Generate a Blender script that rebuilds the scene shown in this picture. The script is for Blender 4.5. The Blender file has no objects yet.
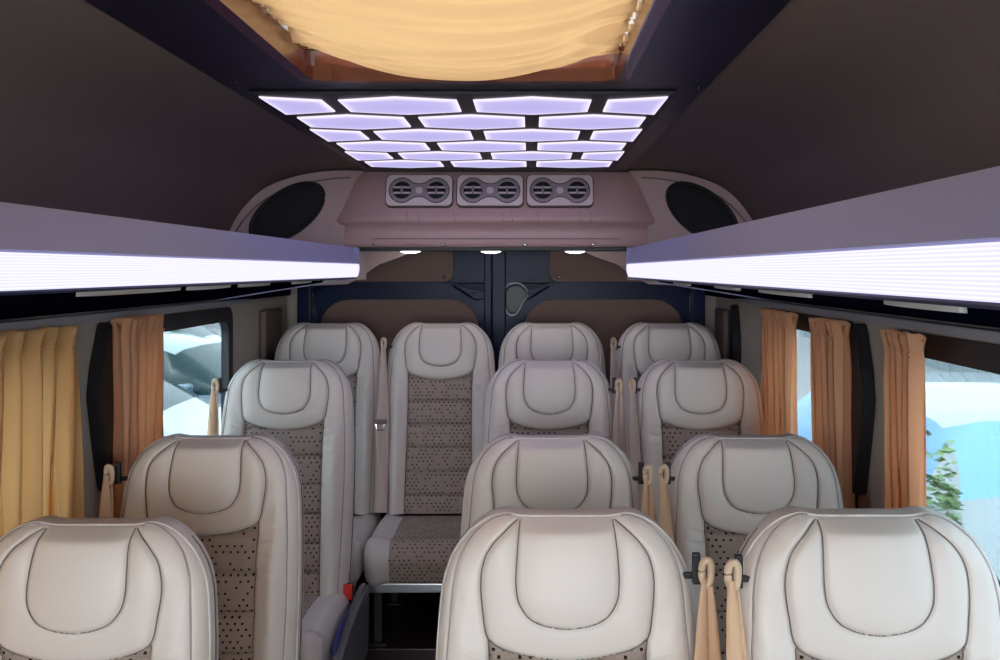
import bpy, bmesh, math, random
import numpy as np
from mathutils import Vector, Matrix
random.seed(4)
C = bpy.context.scene.collection
PI = math.pi
CX = -0.14            # centre line of the cabin
def mx(x, s):         # s=-1: as given (left), s=+1: mirrored about the cabin's centre line
    return x if s < 0 else 2*CX - x

# ------------------------------------------------------------------ materials
def mat(name, col, rough=0.5, metal=0.0, bump=0.0, bscale=200.0, spec=0.5, var=0.0, vscale=4.0, coat=0.0):
    m = bpy.data.materials.new(name); m.use_nodes = True
    nt = m.node_tree; b = nt.nodes['Principled BSDF']
    b.inputs['Base Color'].default_value = (*col, 1)
    b.inputs['Roughness'].default_value = rough
    b.inputs['Metallic'].default_value = metal
    b.inputs['Specular IOR Level'].default_value = spec
    b.inputs['Coat Weight'].default_value = coat
    tc = nt.nodes.new('ShaderNodeTexCoord')
    if bump > 0:
        n = nt.nodes.new('ShaderNodeTexNoise'); n.inputs['Scale'].default_value = bscale
        n.inputs['Detail'].default_value = 3
        bp = nt.nodes.new('ShaderNodeBump'); bp.inputs['Strength'].default_value = bump
        bp.inputs['Distance'].default_value = 0.002
        nt.links.new(tc.outputs['Object'], n.inputs['Vector'])
        nt.links.new(n.outputs['Fac'], bp.inputs['Height'])
        nt.links.new(bp.outputs['Normal'], b.inputs['Normal'])
    if var > 0:
        n2 = nt.nodes.new('ShaderNodeTexNoise'); n2.inputs['Scale'].default_value = vscale
        n2.inputs['Detail'].default_value = 4
        mr = nt.nodes.new('ShaderNodeMapRange')
        mr.inputs['To Min'].default_value = 1-var; mr.inputs['To Max'].default_value = 1+var
        mix = nt.nodes.new('ShaderNodeVectorMath'); mix.operation = 'SCALE'
        mix.inputs[0].default_value = col
        nt.links.new(tc.outputs['Object'], n2.inputs['Vector'])
        nt.links.new(n2.outputs['Fac'], mr.inputs['Value'])
        nt.links.new(mr.outputs['Result'], mix.inputs['Scale'])
        nt.links.new(mix.outputs['Vector'], b.inputs['Base Color'])
    return m
def emis(name, col, strength):
    m = bpy.data.materials.new(name); m.use_nodes = True
    nt = m.node_tree; nt.nodes.clear()
    o = nt.nodes.new('ShaderNodeOutputMaterial'); e = nt.nodes.new('ShaderNodeEmission')
    e.inputs['Color'].default_value = (*col, 1); e.inputs['Strength'].default_value = strength
    nt.links.new(e.outputs[0], o.inputs[0]); return m
def glassmat(name, tint=(0.93, 0.97, 1.0), refl=0.06):
    m = bpy.data.materials.new(name); m.use_nodes = True
    nt = m.node_tree; nt.nodes.clear()
    o = nt.nodes.new('ShaderNodeOutputMaterial')
    t = nt.nodes.new('ShaderNodeBsdfTransparent'); t.inputs[0].default_value = (*tint, 1)
    g = nt.nodes.new('ShaderNodeBsdfGlossy'); g.inputs['Roughness'].default_value = 0.02
    x = nt.nodes.new('ShaderNodeMixShader'); x.inputs[0].default_value = refl
    nt.links.new(t.outputs[0], x.inputs[1]); nt.links.new(g.outputs[0], x.inputs[2])
    nt.links.new(x.outputs[0], o.inputs[0]); return m
def clothmat(name, col, trans, fac=0.5, bump=0.15):
    m = bpy.data.materials.new(name); m.use_nodes = True
    nt = m.node_tree; nt.nodes.clear()
    o = nt.nodes.new('ShaderNodeOutputMaterial')
    d = nt.nodes.new('ShaderNodeBsdfDiffuse'); d.inputs[0].default_value = (*col, 1)
    t = nt.nodes.new('ShaderNodeBsdfTranslucent'); t.inputs[0].default_value = (*trans, 1)
    x = nt.nodes.new('ShaderNodeMixShader'); x.inputs[0].default_value = fac
    tc = nt.nodes.new('ShaderNodeTexCoord'); n = nt.nodes.new('ShaderNodeTexNoise')
    n.inputs['Scale'].default_value = 300
    bp = nt.nodes.new('ShaderNodeBump'); bp.inputs['Strength'].default_value = bump; bp.inputs['Distance'].default_value = 0.001
    nt.links.new(tc.outputs['Object'], n.inputs['Vector']); nt.links.new(n.outputs['Fac'], bp.inputs['Height'])
    nt.links.new(bp.outputs[0], d.inputs['Normal'])
    nt.links.new(d.outputs[0], x.inputs[1]); nt.links.new(t.outputs[0], x.inputs[2])
    nt.links.new(x.outputs[0], o.inputs[0]); return m

def fabricmat():
    """pale woven cloth with small dark brown squares"""
    m = bpy.data.materials.new('dotted_fabric'); m.use_nodes = True
    nt = m.node_tree; b = nt.nodes['Principled BSDF']; b.inputs['Roughness'].default_value = 0.9
    b.inputs['Specular IOR Level'].default_value = 0.15
    N = nt.nodes.new; L = nt.links.new
    tc = N('ShaderNodeTexCoord')
    sep = N('ShaderNodeSeparateXYZ'); L(tc.outputs['UV'], sep.inputs[0])
    def M(op, a, b_=None, c=None):
        n = N('ShaderNodeMath'); n.operation = op
        for i, v in enumerate((a, b_, c)):
            if v is None: continue
            if isinstance(v, (int, float)): n.inputs[i].default_value = v
            else: L(v, n.inputs[i])
        return n.outputs[0]
    P = 0.0185
    u = M('DIVIDE', sep.outputs[0], P); v = M('DIVIDE', sep.outputs[1], P*0.78)
    row = M('FLOOR', v)
    sh = M('MULTIPLY', M('FLOORED_MODULO', row, 2.0), 0.5)
    u2 = M('ADD', u, sh)
    cu = M('FLOOR', u2)
    fu = M('ABSOLUTE', M('SUBTRACT', M('SUBTRACT', u2, cu), 0.5))
    fv = M('ABSOLUTE', M('SUBTRACT', M('SUBTRACT', v, row), 0.5))
    wn = N('ShaderNodeTexWhiteNoise'); wn.noise_dimensions = '2D'
    cb = N('ShaderNodeCombineXYZ'); L(cu, cb.inputs[0]); L(row, cb.inputs[1]); L(cb.outputs[0], wn.inputs['Vector'])
    keep = M('GREATER_THAN', wn.outputs['Value'], 0.36)
    sq = M('MULTIPLY', M('LESS_THAN', fu, 0.16), M('LESS_THAN', fv, 0.19))
    fac = M('MULTIPLY', sq, keep)
    n2 = N('ShaderNodeTexNoise'); n2.inputs['Scale'].default_value = 260; n2.inputs['Detail'].default_value = 3
    L(tc.outputs['UV'], n2.inputs['Vector'])
    cr = N('ShaderNodeMix'); cr.data_type = 'RGBA'
    cr.inputs[6].default_value = (0.29, 0.222, 0.195, 1); cr.inputs[7].default_value = (0.49, 0.395, 0.345, 1)
    L(n2.outputs['Fac'], cr.inputs[0])
    mix = N('ShaderNodeMix'); mix.data_type = 'RGBA'; mix.inputs[7].default_value = (0.022, 0.012, 0.012, 1)
    L(fac, mix.inputs[0]); L(cr.outputs[2], mix.inputs[6]); L(mix.outputs[2], b.inputs['Base Color'])
    bp = N('ShaderNodeBump'); bp.inputs['Strength'].default_value = 0.3; bp.inputs['Distance'].default_value = 0.001
    L(n2.outputs['Fac'], bp.inputs['Height']); L(bp.outputs[0], b.inputs['Normal'])
    return m

M_leather = mat('pearl_leather', (0.76, 0.68, 0.635), 0.40, bump=0.12, bscale=420, spec=0.45)
M_leather2 = mat('pearl_leather_grey', (0.66, 0.60, 0.575), 0.42, bump=0.12, bscale=420, spec=0.45)
M_seam = mat('seam_thread', (0.12, 0.095, 0.09), 0.7)
M_stitch = mat('leather_stitching', (0.20, 0.165, 0.155), 0.7)
M_piping = mat('leather_piping', (0.36, 0.31, 0.32), 0.45)
M_fabric = fabricmat()
M_black = mat('black_plastic', (0.012, 0.012, 0.016), 0.45, bump=0.1)
M_navy = mat('navy_gloss_paint', (0.010, 0.016, 0.060), 0.30, spec=0.14)
M_navyceil = mat('dark_navy_ceiling_board', (0.011, 0.009, 0.020), 0.30)
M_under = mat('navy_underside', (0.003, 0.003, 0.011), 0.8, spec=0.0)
M_ceil = mat('brown_ceiling_cloth', (0.28, 0.222, 0.20), 0.85, bump=0.25, bscale=500, spec=0.2)
M_mauve = mat('mauve_leather', (0.60, 0.38, 0.385), 0.42, bump=0.15, bscale=300)
M_mauve2 = mat('mauve_trim', (0.55, 0.40, 0.38), 0.5, bump=0.15, bscale=300)
M_brownpanel = mat('brown_board', (0.24, 0.155, 0.13), 0.7, bump=0.1)
M_wall = mat('taupe_wall_lining', (0.50, 0.445, 0.38), 0.75, bump=0.3, bscale=350)
M_walldark = mat('brown_trim_leather', (0.22, 0.16, 0.14), 0.6, bump=0.2)
M_silver = mat('aluminium', (0.55, 0.56, 0.60), 0.3, metal=0.8)
M_chrome = mat('chrome', (0.75, 0.75, 0.78), 0.12, metal=1.0)
M_tan = mat('tan_webbing', (0.72, 0.46, 0.29), 0.7, bump=0.3, bscale=900)
M_tanpl = mat('tan_plastic', (0.70, 0.52, 0.36), 0.4)
M_pinkweb = mat('pale_pink_webbing', (0.60, 0.47, 0.42), 0.7, bump=0.3, bscale=900)
M_red = mat('red_plastic', (0.75, 0.03, 0.02), 0.3)
M_grey = mat('grey_plastic', (0.15, 0.145, 0.16), 0.4, bump=0.1)
M_blue = mat('blue_plastic', (0.02, 0.03, 0.16), 0.25)
M_metal = mat('dark_steel', (0.05, 0.05, 0.055), 0.4, metal=0.6)
M_floor = mat('dark_vinyl_floor', (0.030, 0.017, 0.015), 0.28, var=0.5, vscale=8)
M_vent = mat('vent_plate', (0.46, 0.37, 0.43), 0.35, metal=0.2)
M_ventrim = mat('vent_bright_edge', (0.92, 0.78, 0.80), 0.35)
M_wood = mat('varnished_red_wood', (0.11, 0.020, 0.012), 0.25, coat=0.4, var=0.3, vscale=20)
M_glass = glassmat('window_glass', (0.42, 0.47, 0.49))
M_hglass = glassmat('tinted_hatch_glass', (0.46, 0.445, 0.42))
M_curt = clothmat('yellow_curtain', (0.78, 0.50, 0.24), (0.90, 0.56, 0.24), 0.45)
M_curt2 = clothmat('orange_curtain', (0.80, 0.44, 0.26), (0.85, 0.36, 0.13), 0.30)
M_hatch = clothmat('hatch_cloth', (0.80, 0.55, 0.34), (0.92, 0.62, 0.33), 0.40)
M_rackgrey = mat('pale_lavender_rack', (0.34, 0.34, 0.56), 0.45)
M_spot = emis('spot_emit', (1.0, 0.98, 0.95), 4.0)
M_palerefl = mat('pale_reflection', (0.55, 0.55, 0.52), 0.4)  # pale tone of the reflections modelled as plates below the racks

def stripmat():
    m = bpy.data.materials.new('strip_glow'); m.use_nodes = True
    nt = m.node_tree; nt.nodes.clear(); N = nt.nodes.new; L = nt.links.new
    o = N('ShaderNodeOutputMaterial'); e = N('ShaderNodeEmission')
    tc = N('ShaderNodeTexCoord'); sp = N('ShaderNodeSeparateXYZ'); L(tc.outputs['UV'], sp.inputs[0])
    w = N('ShaderNodeMath'); w.operation = 'SINE'
    k = N('ShaderNodeMath'); k.operation = 'MULTIPLY'; k.inputs[1].default_value = 2*PI*12
    L(sp.outputs[1], k.inputs[0]); L(k.outputs[0], w.inputs[0])
    mr = N('ShaderNodeMapRange'); mr.inputs['From Min'].default_value = -1
    mr.inputs['To Min'].default_value = STRIP*0.90; mr.inputs['To Max'].default_value = STRIP*1.10
    L(w.outputs[0], mr.inputs['Value'])
    e.inputs['Color'].default_value = (0.84, 0.82, 1.12, 1)
    L(mr.outputs[0], e.inputs['Strength']); L(e.outputs[0], o.inputs[0]); return m
def lensmat():
    m = bpy.data.materials.new('lamp_lens_glow'); m.use_nodes = True
    nt = m.node_tree; nt.nodes.clear(); N = nt.nodes.new; L = nt.links.new
    o = N('ShaderNodeOutputMaterial'); e = N('ShaderNodeEmission')
    a = N('ShaderNodeAttribute'); a.attribute_name = 'rim'
    mx_ = N('ShaderNodeMix'); mx_.data_type = 'RGBA'
    mx_.inputs[6].default_value = (0.50, 0.46, 0.84, 1); mx_.inputs[7].default_value = (1.05, 0.95, 1.15, 1)
    L(a.outputs['Fac'], mx_.inputs[0]); L(mx_.outputs[2], e.inputs['Color'])
    e.inputs['Strength'].default_value = LENS
    L(e.outputs[0], o.inputs[0]); return m
STRIP = 0.53; LENS = 0.48
M_strip = stripmat(); M_lamp = lensmat()

# ------------------------------------------------------------------ mesh helpers
def link(name, me, parent=None, loc=(0, 0, 0), rot=(0, 0, 0)):
    o = bpy.data.objects.new(name, me); C.objects.link(o)
    o.location = loc; o.rotation_euler = rot
    if parent: o.parent = parent
    return o
def pyd(name, verts, faces, m, parent=None, smooth=True, loc=(0, 0, 0), rot=(0, 0, 0), uv=None):
    me = bpy.data.meshes.new(name)
    me.from_pydata([tuple(map(float, v)) for v in verts], [], [tuple(int(i) for i in f) for f in faces]); me.update()
    if smooth: me.polygons.foreach_set('use_smooth', [True]*len(me.polygons))
    if uv is not None:
        l = me.uv_layers.new(name='UVMap')
        uv = np.asarray(uv); idx = np.zeros(len(me.loops), dtype=np.int32); me.loops.foreach_get('vertex_index', idx)
        l.data.foreach_set('uv', uv[idx].astype(np.float32).ravel())
    me.materials.append(m)
    return link(name, me, parent, loc, rot)
def bobj(name, bm, m, parent=None, smooth=False, loc=(0, 0, 0), rot=(0, 0, 0)):
    me = bpy.data.meshes.new(name); bmesh.ops.recalc_face_normals(bm, faces=bm.faces[:])
    bm.to_mesh(me); bm.free()
    if smooth: me.polygons.foreach_set('use_smooth', [True]*len(me.polygons))
    me.materials.append(m)
    return link(name, me, parent, loc, rot)
def box(bm, x0, x1, y0, y1, z0, z1, bev=0.0, seg=2):
    b2 = bmesh.new() if bev > 0 else bm
    vs = [b2.verts.new((x, y, z)) for x in (x0, x1) for y in (y0, y1) for z in (z0, z1)]
    for f in ((0, 1, 3, 2), (4, 6, 7, 5), (0, 4, 5, 1), (2, 3, 7, 6), (0, 2, 6, 4), (1, 5, 7, 3)):
        b2.faces.new([vs[i] for i in f])
    if bev > 0:
        bmesh.ops.bevel(b2, geom=b2.edges[:], offset=bev, segments=seg, profile=0.6, affect='EDGES')
        t = bpy.data.meshes.new('t'); b2.to_mesh(t); b2.free(); bm.from_mesh(t); bpy.data.meshes.remove(t)
    return bm
def tube(bm, pts, r, n=6, closed=False, cap=True):
    pts = [Vector(p) for p in pts]; N = len(pts); rings = []
    up = Vector((0.013, 0.027, 1)).normalized()
    for i, p in enumerate(pts):
        a = pts[(i-1) % N] if (closed or i > 0) else p
        b = pts[(i+1) % N] if (closed or i < N-1) else p
        t = (b-a)
        if t.length < 1e-9: t = Vector((0, 0, 1))
        t.normalize()
        u = t.cross(up)
        if u.length < 1e-3: u = t.cross(Vector((1, 0, 0)))
        u.normalize(); v = t.cross(u)
        rr = r[i] if isinstance(r, (list, tuple)) else r
        rings.append([bm.verts.new(p + u*rr*math.cos(2*PI*k/n) + v*rr*math.sin(2*PI*k/n)) for k in range(n)])
    for i in range(N if closed else N-1):
        A = rings[i]; B = rings[(i+1) % N]
        for k in range(n): bm.faces.new((A[k], A[(k+1) % n], B[(k+1) % n], B[k]))
    if cap and not closed:
        bm.faces.new(rings[0][::-1]); bm.faces.new(rings[-1])
    return bm
def prism(bm, poly, a, b, axis='y'):
    """extrude a 2D polygon from a to b along axis; poly coordinates are the two other axes in order"""
    def P(p, t):
        return (t, p[0], p[1]) if axis == 'x' else (p[0], t, p[1]) if axis == 'y' else (p[0], p[1], t)
    A = [bm.verts.new(P(p, a)) for p in poly]; B = [bm.verts.new(P(p, b)) for p in poly]; n = len(poly)
    bm.faces.new(A); bm.faces.new(B[::-1])
    for i in range(n): bm.faces.new((A[i], B[i], B[(i+1) % n], A[(i+1) % n]))
    return bm
def rrect(x0, x1, y0, y1, r, n=6):
    out = []
    for cx, cy, a0 in ((x1-r, y1-r, 0), (x0+r, y1-r, PI/2), (x0+r, y0+r, PI), (x1-r, y0+r, 1.5*PI)):
        for k in range(n+1):
            a = a0 + PI/2*k/n; out.append((cx+r*math.cos(a), cy+r*math.sin(a)))
    return out
def ringprism(bm, outer, inner, a, b, axis='y'):
    """frame between two outlines of equal point count"""
    def P(p, t):
        return (t, p[0], p[1]) if axis == 'x' else (p[0], t, p[1]) if axis == 'y' else (p[0], p[1], t)
    n = len(outer)
    oa = [bm.verts.new(P(p, a)) for p in outer]; ob = [bm.verts.new(P(p, b)) for p in outer]
    ia = [bm.verts.new(P(p, a)) for p in inner]; ib = [bm.verts.new(P(p, b)) for p in inner]
    for i in range(n):
        j = (i+1) % n
        bm.faces.new((oa[i], oa[j], ia[j], ia[i])); bm.faces.new((ob[i], ib[i], ib[j], ob[j]))
        bm.faces.new((oa[i], ob[i], ob[j], oa[j])); bm.faces.new((ia[i], ia[j], ib[j], ib[i]))
    return bm
def disc(bm, c, r, n=24, axis='y', t=0.01, rx=None):
    rx = rx or r
    poly = [(c[0 if axis != 'x' else 1]+rx*math.cos(2*PI*k/n), c[2 if axis != 'z' else 1]+r*math.sin(2*PI*k/n)) for k in range(n)]
    ax = {'x': 0, 'y': 1, 'z': 2}[axis]
    return prism(bm, poly, c[ax], c[ax]+t, axis)
def tag(o, label=None, cat=None, group=None, kind=None):
    if label: o['label'] = label
    if cat: o['category'] = cat
    if group: o['group'] = group
    if kind: o['kind'] = kind
    return o
def thing(name, label, cat, loc=(0, 0, 0), rz=0, group=None):
    o = bpy.data.objects.new(name, None); C.objects.link(o); o.empty_display_size = 0.1
    o.location = loc; o.rotation_euler = (0, 0, rz)
    return tag(o, label, cat, group)
def struct(o, label=None, cat=None):
    o['kind'] = 'structure'
    if label: o['label'] = label
    if cat: o['category'] = cat
    return o
def copy_tree(o, parent=None):
    c = o.copy(); C.objects.link(c)
    if parent: c.parent = parent
    for ch in list(o.children): copy_tree(ch, c)
    return c
def smoothcurve(pts, n=12, closed=False):
    """Catmull-Rom through 2D points"""
    P = [np.array(p, float) for p in pts]; out = []
    m = len(P)
    for i in range(m if closed else m-1):
        p0 = P[(i-1) % m] if (closed or i > 0) else 2*P[0]-P[1]
        p1 = P[i]; p2 = P[(i+1) % m]
        p3 = P[(i+2) % m] if (closed or i < m-2) else 2*P[-1]-P[-2]
        for k in range(n):
            t = k/n
            out.append(0.5*((2*p1)+(-p0+p2)*t+(2*p0-5*p1+4*p2-p3)*t*t+(-p0+3*p1-3*p2+p3)*t**3))
    if not closed: out.append(P[-1])
    return np.array(out)

# ------------------------------------------------------------------ seat backrest as a sewn surface
LEN = 0.80
Wt = np.array([0, .003, .008, .016, .03, .05, .075, .10, .13, .17, .22, .30, .42, .55, .68, .80])
Ww = np.array([.112, .128, .142, .156, .174, .192, .2075, .217, .2235, .2275, .231, .2345, .236, .235, .231, .226])
def W(t): return np.interp(t, Wt, Ww)
def dip(x, t):   # the top edge dips a little between the two shoulder lobes
    return 0.005*np.exp(-t/.05)*(1/(1+np.exp((np.abs(x)-.092)/.006)))
outline = np.array([(W(t), t) for t in np.concatenate([np.linspace(0, .05, 30), np.linspace(.055, LEN, 60)])])
outline = np.concatenate([[(x, 0) for x in np.linspace(0, W(0), 20)[:-1]], outline])
def half(pts):   # right-hand half curve, smoothed
    return smoothcurve(pts, 10)
ringR = half([(.088, .004), (.104, .017), (.128, .040), (.146, .070), (.153, .110), (.149, .160), (.139, .206), (.105, .226), (.055, .239), (0, .2435)])
headR = half([(.084, .004), (.0865, .03), (.0895, .075), (.0905, .113), (.085, .143), (.066, .169), (.035, .182), (0, .1865)])
bolR = half([(.139, .206), (.136, .30), (.136, .42), (.139, .58), (.143, .80)])
pipR = half([(.100, -.002), (.135, .008), (.165, .030), (.187, .062), (.2005, .105), (.207, .18), (.213, .27), (.2155, .42), (.212, .6), (.206, .8)])
def sym(c): return np.concatenate([c, (c*[-1, 1])[::-1]])
def polydist(P, poly):
    d = np.full(len(P), 9.0); near = np.zeros_like(P)
    for a, b in zip(poly[:-1], poly[1:]):
        ab = b-a; L2 = (ab**2).sum()
        if L2 < 1e-14: continue
        u = np.clip(((P-a)@ab)/L2, 0, 1)[:, None]
        q = a+u*ab; dd = np.sqrt(((P-q)**2).sum(1)); w = dd < d
        d[w] = dd[w]; near[w] = q[w]
    return d, near
def inside(P, poly):
    c = np.zeros(len(P), bool); n = len(poly)
    for i in range(n):
        a = poly[i]; b = poly[(i+1) % n]
        if a[1] == b[1]: continue
        cond = ((a[1] > P[:, 1]) != (b[1] > P[:, 1])) & (P[:, 0] < (b[0]-a[0])*(P[:, 1]-a[1])/(b[1]-a[1])+a[0])
        c ^= cond
    return c
ringP = np.concatenate([[(0, -.05), (.088, -.05)], ringR]); headP = np.concatenate([[(0, -.05), (.084, -.05)], headR])
def fields(AX, T):
    """AX = |x|"""
    P = np.stack([AX, T], 1)
    dr, _ = polydist(P, ringR); dh, _ = polydist(P, headR); db, _ = polydist(P, bolR); dp, _ = polydist(P, pipR)
    do, _ = polydist(P, outline)
    return P, dr, dh, db, dp, do, inside(P, ringP), inside(P, headP)
REC = math.radians(8)
def height(X, T):
    AX = np.abs(X)
    P, dr, dh, db, dp, do, ir, ih = fields(AX, T)
    R = .050-.022/(1+np.exp((AX-.10)/.008))*np.exp(-T/.1)
    e = np.minimum(do, R)
    h = R*np.sqrt(np.clip(1-(1-e/R)**2, 0, 1))
    # lower half: side bolsters swell, the cloth panel lies deeper
    low = 1/(1+np.exp(-(T-.25)/.03))
    h += low*.028*np.exp(-((AX-.183)/.030)**2)
    fab = (~ir) & (AX < .139) & (T > .2)
    h += np.where(fab, -.008+.008*np.minimum(db, .03)/.03, 0)
    q = np.abs(((T-.335)/.098) % 1.0); q = np.minimum(q, 1-q)*.098
    h += np.where(fab, -.009*np.exp(-(q/.007)**2)+.004*np.minimum(q/.03, 1), 0)
    edge = np.clip(do/.022, 0, 1); edge = edge*edge*(3-2*edge)
    h += np.where(ir, .014*(1-np.exp(-dr/.018)), 0)*edge
    h += np.where(ih, .010*(1-np.exp(-dh/.02))+.004*(1-(AX/.09)**2), 0)*edge
    for d, a, s in ((dr, .0055, .0045), (dh, .0045, .0040), (np.where(T > .21, db, 9), .006, .005), (dp, .0035, .0035)):
        h -= a*np.exp(-(d/s)**2)*np.clip(do/.006, 0, 1)
    # puckers in the leather beside the cloth
    out = (~ir) & (~fab)
    for t0, k, amp in ((.235, .35, .0030), (.262, .25, .0035), (.292, .15, .0030), (.325, -.1, .0018), (.44, .2, .0018), (.47, .1, .0015), (.60, .1, .0018)):
        tt = T-t0+k*(AX-.15)
        h -= np.where(out & (AX > .138), amp*np.exp(-(tt/.005)**2)*np.exp(-((AX-.160)/.030)**2), 0)
    h += np.where(out, .0012*np.sin(T*70+AX*40)*np.sin(AX*90+X*20), 0)
    return h
def place(X, T, H):
    """sheet coordinates -> seat coordinates; seat faces -Y, top front at z=1.11"""
    c, s = math.cos(REC), math.sin(REC)
    Te = T + dip(X, T)
    return np.stack([X, -Te*s - H*c + .03, 1.106 - Te*c + H*s*.6*np.clip(T/.06, 0, 1)], 1)
def make_back(parent):
    NS, NT = 150, 270
    s = np.linspace(-1, 1, NS+1); s = np.sign(s)*(1-(1-np.abs(s))**1.15)
    t = np.concatenate([np.linspace(0, 1, 26)[:-1]**1.7*.05, np.linspace(.05, LEN, NT-24)]); NT = len(t)-1
    S, T = np.meshgrid(s, t); X = (S*W(T)).ravel(); T = T.ravel()
    # snap vertices on to the seam lines
    P = np.stack([np.abs(X), T], 1); sg = np.where(X < 0, -1, 1)
    for cur, lim in ((ringR, .0017), (headR, .0017), (bolR, .0017)):
        d, q = polydist(P, cur); w = (d < lim) & (np.abs(X) > .002) & (T > .004)
        if cur is bolR: w &= T > .210
        P[w] = q[w]
    X = P[:, 0]*sg; T = P[:, 1]
    H = height(X, T); V = place(X, T, H)
    idx = np.arange((NS+1)*(NT+1)).reshape(NT+1, NS+1)
    F = np.stack([idx[:-1, :-1], idx[1:, :-1], idx[1:, 1:], idx[:-1, 1:]], -1).reshape(-1, 4)
    cc = np.stack([np.abs(X[F]).mean(1), T[F].mean(1)], 1)
    ir = inside(cc, ringP); ih = inside(cc, headP)
    fab = (~ir) & (cc[:, 0] < np.interp(cc[:, 1], bolR[:, 1], bolR[:, 0])) & (cc[:, 1] > .2)
    uv = np.stack([X+.5, T], 1)
    def region(mask, name, m):
        f = F[mask]; u, inv = np.unique(f, return_inverse=True)
        return pyd(name, V[u], inv.reshape(-1, 4), m, parent, uv=uv[u])
    region(ih, 'headrest_panel', M_leather)
    region(ir & ~ih, 'headrest_surround', M_leather)
    region(fab, 'cloth_panel', M_fabric)
    region(~(ir | ih | fab), 'bolster', M_leather)
    # seams and piping
    def line(cur, name, r, m, lift, tmin=-1):
        bm = bmesh.new()
        for sgn in (1, -1):
            c = cur[cur[:, 1] >= tmin].copy(); c[:, 0] *= sgn
            h = height(c[:, 0], np.maximum(c[:, 1], .001))
            p = place(c[:, 0], np.maximum(c[:, 1], 0), h+lift)
            tube(bm, p[::2] if len(p) > 60 else p, r, 5)
        return bobj(name, bm, m, parent, smooth=True)
    bm = bmesh.new()
    for cur, tmin, r in ((ringR, -1, .0012), (headR, -1, .0011), (bolR, .203, .0014)):
        for sgn in (1, -1):
            c = cur[cur[:, 1] >= tmin].copy(); c[:, 0] *= sgn
            tube(bm, place(c[:, 0], np.maximum(c[:, 1], 0), height(c[:, 0], np.maximum(c[:, 1], .001))+.0026), r, 5)
    bobj('seam', bm, M_stitch, parent, smooth=True)
    line(pipR, 'piping', .0022, M_piping, .0005)
    # side gusset and back shell
    path = [(-x, y) for x, y in outline[::-1]] + [tuple(p) for p in outline[1:]]
    path = np.array(path)
    levels = [(0, 0), (.003, -.012), (.001, -.03), (.001, -.045), (-.006, -.062), (-.02, -.074), (-.06, -.080)]
    rows = []
    for ins, hh in levels:
        q = path.copy(); n = np.gradient(path, axis=0); n = np.stack([n[:, 1], -n[:, 0]], 1); n /= np.linalg.norm(n, axis=1)[:, None]+1e-9
        q = path+(-n)*0
        sc = np.where(np.abs(path[:, 0:1]) > 0, 1, 1)
        q[:, 0] = path[:, 0]*(1+ins/.23); q[:, 1] = path[:, 1] - ins*np.exp(-path[:, 1]/.12)
        rows.append(place(q[:, 0], q[:, 1], np.full(len(q), hh)))
    m = len(path); V2 = np.concatenate(rows); F2 = []
    for r in range(len(levels)-1):
        for i in range(m-1):
            F2.append((r*m+i, r*m+i+1, (r+1)*m+i+1, (r+1)*m+i))
    base = (len(levels)-1)*m
    for i in range(m//2):
        j = m-1-i
        if j-1 > i+1: F2.append((base+i, base+i+1, base+j-1, base+j))
    pyd('back_shell', V2, F2, M_leather2, parent)
    bm = bmesh.new(); tube(bm, place(path[:, 0], path[:, 1], np.full(m, .0))[::1], .0032, 6); bobj('edge_piping', bm, M_leather2, parent, smooth=True)
    # zipped line on the gusset
    bm = bmesh.new(); [tube(bm, place(q[:, 0]*1.010, q[:, 1], np.full(len(q), -.026)), .0020, 5) for q in (path[(path[:, 0] < 0) & (path[:, 1] > .03)], path[(path[:, 0] > 0) & (path[:, 1] > .03)])]; bobj('zip_line', bm, M_seam, parent, smooth=True)

def slab(x0, x1, prof, R, nx=26):
    """cushion: YZ outline 'prof' swept in X with rounded ends; returns verts, faces, xs"""
    prof = np.array(prof); cen = prof.mean(0); m = len(prof)
    nrm = np.roll(prof, -1, 0)-np.roll(prof, 1, 0); nrm = np.stack([nrm[:, 1], -nrm[:, 0]], 1); nrm /= np.linalg.norm(nrm, axis=1)[:, None]
    if ((prof-cen)*nrm).sum() < 0: nrm = -nrm
    c = (x0+x1)/2; hw = (x1-x0)/2
    a = np.linspace(-1, 1, nx+1)
    xs = np.concatenate([-hw+R*(1-np.cos(np.linspace(0, PI/2, 7))), np.linspace(-hw+R, hw-R, nx+1)[1:-1], hw-R*(1-np.cos(np.linspace(PI/2, 0, 7)))])
    V = []
    for x in xs:
        d = max(0, abs(x)-(hw-R)); ins = R-math.sqrt(max(0, R*R-d*d))
        g = .010*np.exp(-((abs(x)-.150)/.005)**2)
        crown = .012*np.cos(min(abs(x)/hw, 1)*PI/2)
        bol = .014*np.exp(-((abs(x)-.20)/.03)**2)
        p = prof-nrm*(ins+g-bol*.8-crown*.3)
        for q in p: V.append((x+c, q[0], q[1]))
    n = len(xs); F = []; fx = []
    for i in range(n-1):
        for k in range(m):
            F.append((i*m+k, i*m+(k+1) % m, (i+1)*m+(k+1) % m, (i+1)*m+k)); fx.append((xs[i]+xs[i+1])/2)
    F.append(tuple(range(m))[::-1]); fx.append(-hw)
    F.append(tuple(range((n-1)*m, n*m))); fx.append(hw)
    return V, F, fx
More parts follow.
